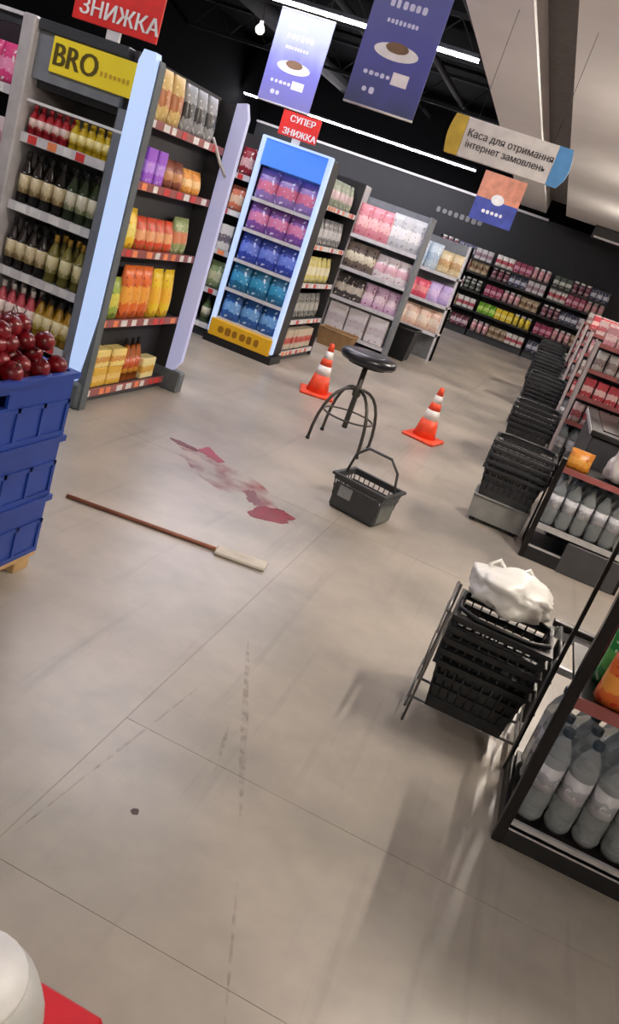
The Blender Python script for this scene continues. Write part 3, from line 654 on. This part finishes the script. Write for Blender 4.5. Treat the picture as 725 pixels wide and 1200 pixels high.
def wire_stand(x,y,label,w=.36,d=.27,h=.47):
    t=thing('basket_stand',label,'stand',(x,y,0)); W,D=w/2,d/2
    for sx in (-1,1):
        for sy in (-1,1): MB().tube([(sx*(W+.022),sy*(D+.04),0),(sx*(W+.018),sy*(D+.015),h)],.0055,6).build('leg',M_wire,t)
        for z in (.1,.24,.38): MB().tube([(sx*(W+.034),-D-.028,z),(sx*(W+.034),D+.028,z)],.004,5).build('side_wire',M_wire,t)
        MB().tube([(sx*(W+.03),-D-.02,h),(sx*(W+.03),D+.02,h)],.007,6).build('top_rail',M_wire,t)
        MB().tube([(sx*(W+.034),-D-.028,.055),(sx*(W+.034),D+.028,.055)],.006,6).build('base_rail',M_wire,t)
    for sy in (-1,1): MB().tube([(-W-.034,sy*(D*.6),.055),(W+.034,sy*(D*.6),.055)],.006,6).build('cross_bar',M_wire,t)
    return t
wire_stand(.255,2.87,'grey wire stand holding the black baskets beside the nearest bottle rack')
for k in range(5): basket((.255,2.87,.063+k*.047),math.pi if k%2 else 0,'black plastic basket, %s in the nearest wire stand'%('lowest','second from bottom','middle one','second from top','topmost')[k],'baskets in the nearest stand',k==4)
M_bask3=mat('charcoal_stack_plastic',(46,48,51),.45)
BB3,BR3,BD3=basket_parts(M_bask3,.42,.32,.21); H3=handle_mesh(*BD3,1,0,M_bask3)
places=[(.13,5.66,5,.2,'second'),(.13,7.85,5,.2,'third'),(.13,10.0,7,.2,'fourth'),(.07,12.0,9,.2,'fifth'),(.05,14.2,10,.2,'sixth')]
M_added_base=mat('grey_added_base',(138,138,134),.45)
for x,y,n,z0,o in places:  # bases added to stand in for a pale blurred reflection on the floor
    t=thing('added_basket_base','light grey base added for a pale reflection under the %s basket stack from the camera'%o,'added_base',(x,y,0))
    MB().prism([(-.19,.03),(.19,.03),(.20,.19),(-.20,.19)],-.14,.14,axis='y').build('body',M_added_base,t)
    MB().box(-.205,.205,-.15,.15,.185,.199,ch=.004).build('top_plate',M_added_base,t)
    for sx in (-1,1):
        for sy in (-1,1): MB().lathe([(.016,0),(.02,.008),(.02,.026),(.012,.034)],10,(sx*.15,sy*.1,0)).build('caster',M_black,t)
    for k in range(n):
        t=thing('shopping_basket','black basket, %s from the bottom in the %s basket stack along the checkouts'%(ORD[k],o),'basket',(x,y,z0+k*.047),0,'baskets in the %s stack'%o); link('body',BB3,t); link('rim',BR3,t)
        if k==n-1: link('handle',H3,t)
# single basket out on the floor
BB2,BR2,BD2=basket_parts(M_bask2,.36,.27,.22)
t=thing('shopping_basket','single charcoal basket with raised handle standing alone on the open floor','basket',(-.66,4.68,0),-.25)
link('body',BB2,t); link('rim',BR2,t); link('handle',handle_mesh(BD2[0],BD2[1],BD2[2],1,1,M_bask2),t)
w2=.18*.9
MB().box(-.155,.155,-.128,-.119,.02,.17).build('front_plate',M_bask2,t); MB().box(-.12,-.03,-.1305,-.1275,.09,.16).build('sticker',mat('grey_sticker',(150,152,152),.5),t)
MB().box(.158,.167,-.1,.1,.02,.17).build('side_plate',mat('grey_plate',(110,112,108),.5),t)

# white carrier bag on the near baskets
def crumpled(name,m,rx,ry,rz,seed,parent):
    bm=bmesh.new(); bmesh.ops.create_icosphere(bm,subdivisions=4,radius=1)
    for v in bm.verts:
        c=v.co.copy(); n=noise.noise(c*1.7+Vector((seed,0,0)))*.28+noise.noise(c*4.5+Vector((0,seed,0)))*.16+abs(noise.noise(c*9+Vector((0,0,seed))))*.09
        f=1+n; z=c.z*f
        if z<-.55: z=-.55-(z+.55)*-.12
        v.co=Vector((c.x*f*rx,c.y*f*ry,(z+.62)*rz))
    zm=min(v.co.z for v in bm.verts)
    for v in bm.verts: v.co.z-=zm
    for f in bm.faces: f.smooth=True
    me=bpy.data.meshes.new(name); bm.to_mesh(me); bm.free(); me.materials.append(m); return link(name,me,parent)
M_pbag=mat('white_film',(238,236,230),.35,0,.04,8)
t=thing('carrier_bag','crumpled white plastic bag lying on the nearest black baskets','bag',(.235,2.97,.483),.2)
crumpled('bag_body',M_pbag,.17,.14,.08,3.1,t)
for s in (-1,1): MB().tube([(s*.05-.03,.04,.06),(s*.06-.035,.08,.11),(s*.06+.0,.10,.13),(s*.06+.035,.08,.10),(s*.05+.03,.04,.06)],.008,6).build('bag_handle',M_pbag,t)

# ------------------------------------------------------------------ checkout racks
M_pet=mat('clear_bottle_plastic',(215,222,224),.12,0,.02,5,0,.75)
M_wl=P((206,206,212),(170,172,180),(232,232,236)); M_wl2=P((196,205,196),(150,170,150),(225,230,222))
def water_meshes(h,r):
    pr=[(r*.8,0),(r,.02),(r,.10*h),(r*.95,.13*h),(r,.16*h),(r,.34*h),(r*.96,.36*h),(r*.96,.62*h),(r,.64*h),(r*.98,.7*h),(r*.7,.82*h),(r*.36,.90*h),(r*.33,.95*h)]
    body=MB().lathe(pr,16).mesh('bottle_body',M_pet)
    lab=MB().lathe([(r*.985,.36*h),(r*.985,.62*h)],16); lab=lab.mesh('bottle_label',M_wl)
    cap=MB().lathe([(r*.40,.93*h),(r*.42,.94*h),(r*.42,.995*h),(r*.36,h)],12).mesh('bottle_cap',mat('dark_blue_cap',(40,56,70),.4))
    return body,lab,cap
WB=water_meshes(.34,.044)
def water(loc,label,group):
    t=thing('water_bottle',label,'bottle',loc,random.uniform(0,6),group); link('body',WB[0],t); link('label_sleeve',WB[1],t); link('cap',WB[2],t)
def rack(label,x,y,W,D,H,zs,post=M_blackmetal,base=.08,sheet=True):
    t=thing('checkout_rack',label,'rack',(x,y,0))
    MB().box(0,W,.0,D,0,base-.015,ch=.004).build('base',M_black,t); MB().box(0,W,-.014,.0,0,base-.014).build('kick_plate',M_black,t); MB().box(0,W,-.016,.0,base-.013,base-.001).build('steel_edge',M_steel,t)
    for px in (-.012,W-.012):
        MB().box(px,px+.034,-.02,.014,0,H,ch=.003).build('post',post,t); MB().box(px+.006,px+.02,D-.008,D+.006,0,H).build('rear_post',post,t)
    for z in zs:
        s=MB().box(.015,W-.015,.0,D,z-.014,z).build('shelf',M_blackmetal,t); MB().box(.015,W-.015,-.016,-.004,z-.025,z+.012).build('price_rail',M_steel if z<.4 else M_redrail,s)
    if sheet: MB().box(.015,W-.015,D-.004,D,base,H).build('back_sheet',M_back,t)
    return t
rack('nearest black rack of water bottles at the right edge',.46,2.29,.78,.42,1.0,[.085,.56,.95],sheet=False)
for j in range(4):
    for i in range(8): water((.525+i*.094,2.36+j*.094,.0855),'clear water bottle in the nearest rack, %s row, %s from the left post'%(('front','second','third','back')[j],ORD[i]),'water bottles in the nearest rack')
E1='nearest rack'
for i in range(5):
    put(bag_mesh(.13,.09,.16,P((225,110,50),(240,160,70),(215,60,40))),'snack_bag','orange pack on the upper shelf of the nearest rack, %s from left'%ORD[i],'bag','orange packs nearest rack',(.60+i*.135,2.36,.5605),0,.15)
    put(bag_mesh(.13,.09,.19,P((40,130,60),(90,170,80),(200,220,190))),'snack_bag','green pack behind the orange ones in the nearest rack, %s from left'%ORD[i],'bag','green packs nearest rack',(.60+i*.135,2.49,.5605),0,.15)
    put(box_mesh(.12,.1,.22,P((80,34,48),(130,60,80),(200,180,185))),'carton','maroon carton at the rear of the nearest rack, %s from left'%ORD[i],'carton','maroon cartons nearest rack',(.60+i*.135,2.62,.5605),0,.05)
# steel rail behind the near rack
t=thing('guard_rail','low steel guard rail behind the nearest rack','rail',(.50,3.10,0))
for x in (0,.5): MB().tube([(x,0,0),(x,0,.44)],.016,8).build('post',M_blackmetal,t)
MB().box(-.06,.75,-.02,.02,.44,.465,ch=.004).build('top_bar',M_blackmetal,t); MB().box(-.06,.75,-.022,-.005,.40,.435).build('steel_strip',M_steel,t); MB().box(-.06,.75,-.01,.01,.26,.29).build('middle_bar',M_steel,t)
MB().box(.2,.3,-.026,-.02,.3,.39).build('notice',M_white,t)
# further racks
specs=[(.36,5.22,'second'),(.36,7.55,'third'),(.36,9.75,'fourth'),(.34,11.8,'fifth'),(.32,14.0,'sixth')]
candy=[P((205,150,160),(235,205,205),(170,60,80)),P((215,190,190),(180,90,100)),P((190,70,80),(230,190,185)),P((200,195,190),(150,130,130))]
for i,(x,y,o) in enumerate(specs):
    t=rack('%s checkout rack from the camera with bottles below and sweets above'%o,x,y,.62,.40,.70 if i==0 else 1.35,[.245,.64] if i==0 else [.245,.62,.86,1.1,1.33],post=M_blackmetal if i==0 else mat('pale_grey_post',(170,160,160),.4),base=.10,sheet=i>0)
    if i==0: MB().box(.24,.62,-.03,-.014,0,.21,ch=.005).build('front_panel',mat('charcoal_panel',(66,66,68),.5),t)
    for j in range(3):
        for k in range(6): water((x+.065+k*.098,y+.065+j*.1,.2455),'clear water bottle in the %s checkout rack, %s row, %s from left'%(o,('front','middle','back')[j],ORD[k]),'water bottles in the %s rack'%o)
    if i:
        for zi,z in enumerate((.62,.86,1.1,1.33)):
            me=box_mesh(.1,.1,.17,candy[(zi+i)%4]) if zi%2 else bag_mesh(.1,.07,.18,candy[(zi+i)%4])
            for k in range(5): put(me,'candy_pack','%s sweets pack, %s shelf of the %s checkout rack, %s from left'%(('pink','rosy','red','pale')[(zi+i)%4],('lowest','second','third','top')[zi],o,ORD[k]),'sweets','%s %s sweets'%(o,zi),(x+.09+k*.11,y+.07,z+.0005),0,.08)
put(bag_mesh(.15,.1,.13,P((205,130,40),(225,160,70),(180,90,30))),'snack_bag','orange-brown pack on top of the second checkout rack','bag',None,(.46,5.32,.6405),0,0)
t=thing('carrier_bag','white crumpled plastic bag on top of the second checkout rack','bag',(.74,5.40,.6405),.3); crumpled('bag_body',mat('greyish_film',(205,198,196),.4,0,.05,8),.1,.1,.17,8.4,t); MB().tube([(-.04,0,.2),(-.03,.01,.3),(.03,.01,.3),(.04,0,.2)],.007,6).build('bag_handle',M_pbag,t)
# checkout counters beyond the racks
for i,(y0,y1) in enumerate(((5.75,6.95),(8.05,9.2),(10.3,11.4),(12.4,13.5))):
    t=thing('checkout_counter','dark %s checkout counter with steel edge, behind its bottle rack'%('nearest visible','second','third','fourth')[i],'counter',(.50,y0,0)); L=y1-y0
    MB().box(0,.55,0,L,0,.82,ch=.01).build('body',M_dark,t); MB().box(-.02,.57,-.02,L+.02,.82,.86,ch=.006).build('worktop',M_black,t); MB().box(-.026,-.02,-.02,L+.02,.825,.855).build('steel_edge',M_steel,t)
    MB().box(.06,.5,.1,L-.1,.86,.868).build('conveyor_belt',M_blackmetal,t)
    sc=MB().box(.2,.24,L*.7-.02,L*.7+.02,.86,1.2).build('screen_post',M_dark,t); MB().box(.06,.38,L*.7-.04,L*.7-.02,1.15,1.38,ch=.006).build('screen',mat('till_screen',(90,95,100),.3),t)

# ------------------------------------------------------------------ things and marks on the floor
def blob(name,pts,m,z=.0015,parent=None):
    b=MB(); n=len(pts)
    if z<.001: b.add([(x,y,z) for x,y in pts],[tuple(range(n))])      # a soaked-in mark has no thickness
    else: b.prism(pts,.0,z)
    return b.build(name,m,parent)
def stain_mat(name,c,alpha,sc,lo,hi):
    m,N,L,B=nodes(name); g=N.new('ShaderNodeNewGeometry'); nz=N.new('ShaderNodeTexNoise'); nz.inputs['Scale'].default_value=sc; nz.inputs['Detail'].default_value=4; L.new(g.outputs['Position'],nz.inputs['Vector'])
    r=N.new('ShaderNodeMapRange'); r.inputs['From Min'].default_value=lo; r.inputs['From Max'].default_value=hi; r.inputs['To Max'].default_value=alpha; L.new(nz.outputs['Fac'],r.inputs['Value'])
    L.new(r.outputs[0],B.inputs['Alpha']); B.inputs['Base Color'].default_value=lin(c); B.inputs['Roughness'].default_value=.25; return m
def oval(cx,cy,a,b,ang,jit,n=36,seed=1):
    out=[]
    for k in range(n):
        t=2*math.pi*k/n; f=1+jit*noise.noise(Vector((math.cos(t)*1.6+seed,math.sin(t)*1.6,seed)))+jit*.5*noise.noise(Vector((math.cos(t)*4+seed,math.sin(t)*4,seed)))
        x,y=a*f*math.cos(t),b*f*math.sin(t); out.append((cx+x*math.cos(ang)-y*math.sin(ang),cy+x*math.sin(ang)+y*math.cos(ang)))
    return out
st=thing('floor_stain','dark red smeared stain on the floor left of the charcoal basket','stain')
M_st=mat('dark_red_liquid',(128,22,38),.22,0,.25,20)
blob('smear',oval(-1.42,4.34,.52,.19,-.5,.35,seed=2),stain_mat('pale_red_smear',(176,84,92),.6,6,.44,.7),.0008,st)
blob('patch',oval(-1.03,4.06,.10,.13,-.5,.3,seed=5),M_st,.002,st); blob('patch',oval(-1.82,4.56,.10,.035,.0,.6,seed=9),mat('dried_red',(96,30,40),.4),.0018,st)
blob('patch',oval(-1.66,4.60,.07,.10,.9,.7,seed=4),mat('mid_red',(150,54,66),.3),.0016,st); blob('patch',oval(-1.17,4.17,.11,.05,-.9,.8,seed=11),mat('dried_red',(96,30,40),.4),.0014,st)
t=thing('floor_stick','thin reddish-brown stick with a pale end lying on the floor past the crates','stick',(-1.78,3.19,0),math.atan2(.15,.73))
MB().tube([(0,0,.011),(.75,0,.011)],.0105,8).build('handle',mat('stick_brown',(140,84,62),.5),t)
MB().box(.75,1.0,-.05,.05,0,.018,ch=.006).build('pale_head',mat('pale_felt',(196,188,174),.8),t)
# scuffs
def streak(label,p0,p1,w,m,name='scuff_mark'):
    (x0,y0),(x1,y1)=p0,p1; d=Vector((x1-x0,y1-y0)); L=d.length; n=Vector((-d.y,d.x))/L; pts=[]
    for s in (1,-1):
        for k in range(13):
            f=k/12 if s>0 else 1-k/12; ww=w*(math.sin(math.pi*min(1,max(0,f*.96+.02)))**.5)*(.7+.5*noise.noise(Vector((f*5,s*3,x0*10))))
            p=Vector((x0,y0))+d*f+n*ww*s; pts.append((p.x,p.y))
    tag(blob(name,pts,m,.0006),label,'scuff mark')
M_sc=stain_mat('brown_scuff',(150,130,116),.28,30,.4,.65)
streak('long brown scuff running along the open floor in the foreground',(-.61,2.72),(-.25,1.80),.017,M_sc); streak('short brown scuff beside the long foreground scuff',(-.46,2.2),(-.40,1.95),.008,M_sc)
streak('thin dark scuff slanting toward the crates',(-.72,1.34),(-.62,2.35),.006,M_sc); streak('faint scuff near the bottom edge of the photo',(-.18,1.62),(-.05,1.25),.006,M_sc)
tag(blob('dark_spot',oval(-.51,1.66,.011,.011,0,.3),mat('dark_spot_brown',(60,46,40),.5),.001),'tiny round dark spot on the foreground floor','stain')
# red and white objects at the lower left corner
t=thing('red_box','red box in the bottom left corner under the white tub','box',(-.335,.755,0))
MB().box(-.115,.115,-.115,.115,0,.33,ch=.006).build('body',mat('box_red',(196,12,32),.45),t); MB().box(-.125,.125,-.125,.125,.33,.36,ch=.008).build('lid',mat('box_red',(196,12,32),.45),t)
t=thing('white_tub','rounded white tub standing on the red box in the bottom left corner','tub',(-.372,.715,.3605))
MB().lathe([(.085,0),(.10,.01),(.115,.05),(.115,.09),(.10,.13),(.075,.15)],28).build('body',mat('tub_white',(190,190,186),.4),t); MB().lathe([(.078,.148),(.08,.155),(.078,.165),(.02,.17),(.002,.17)],24).build('lid',M_white,t)
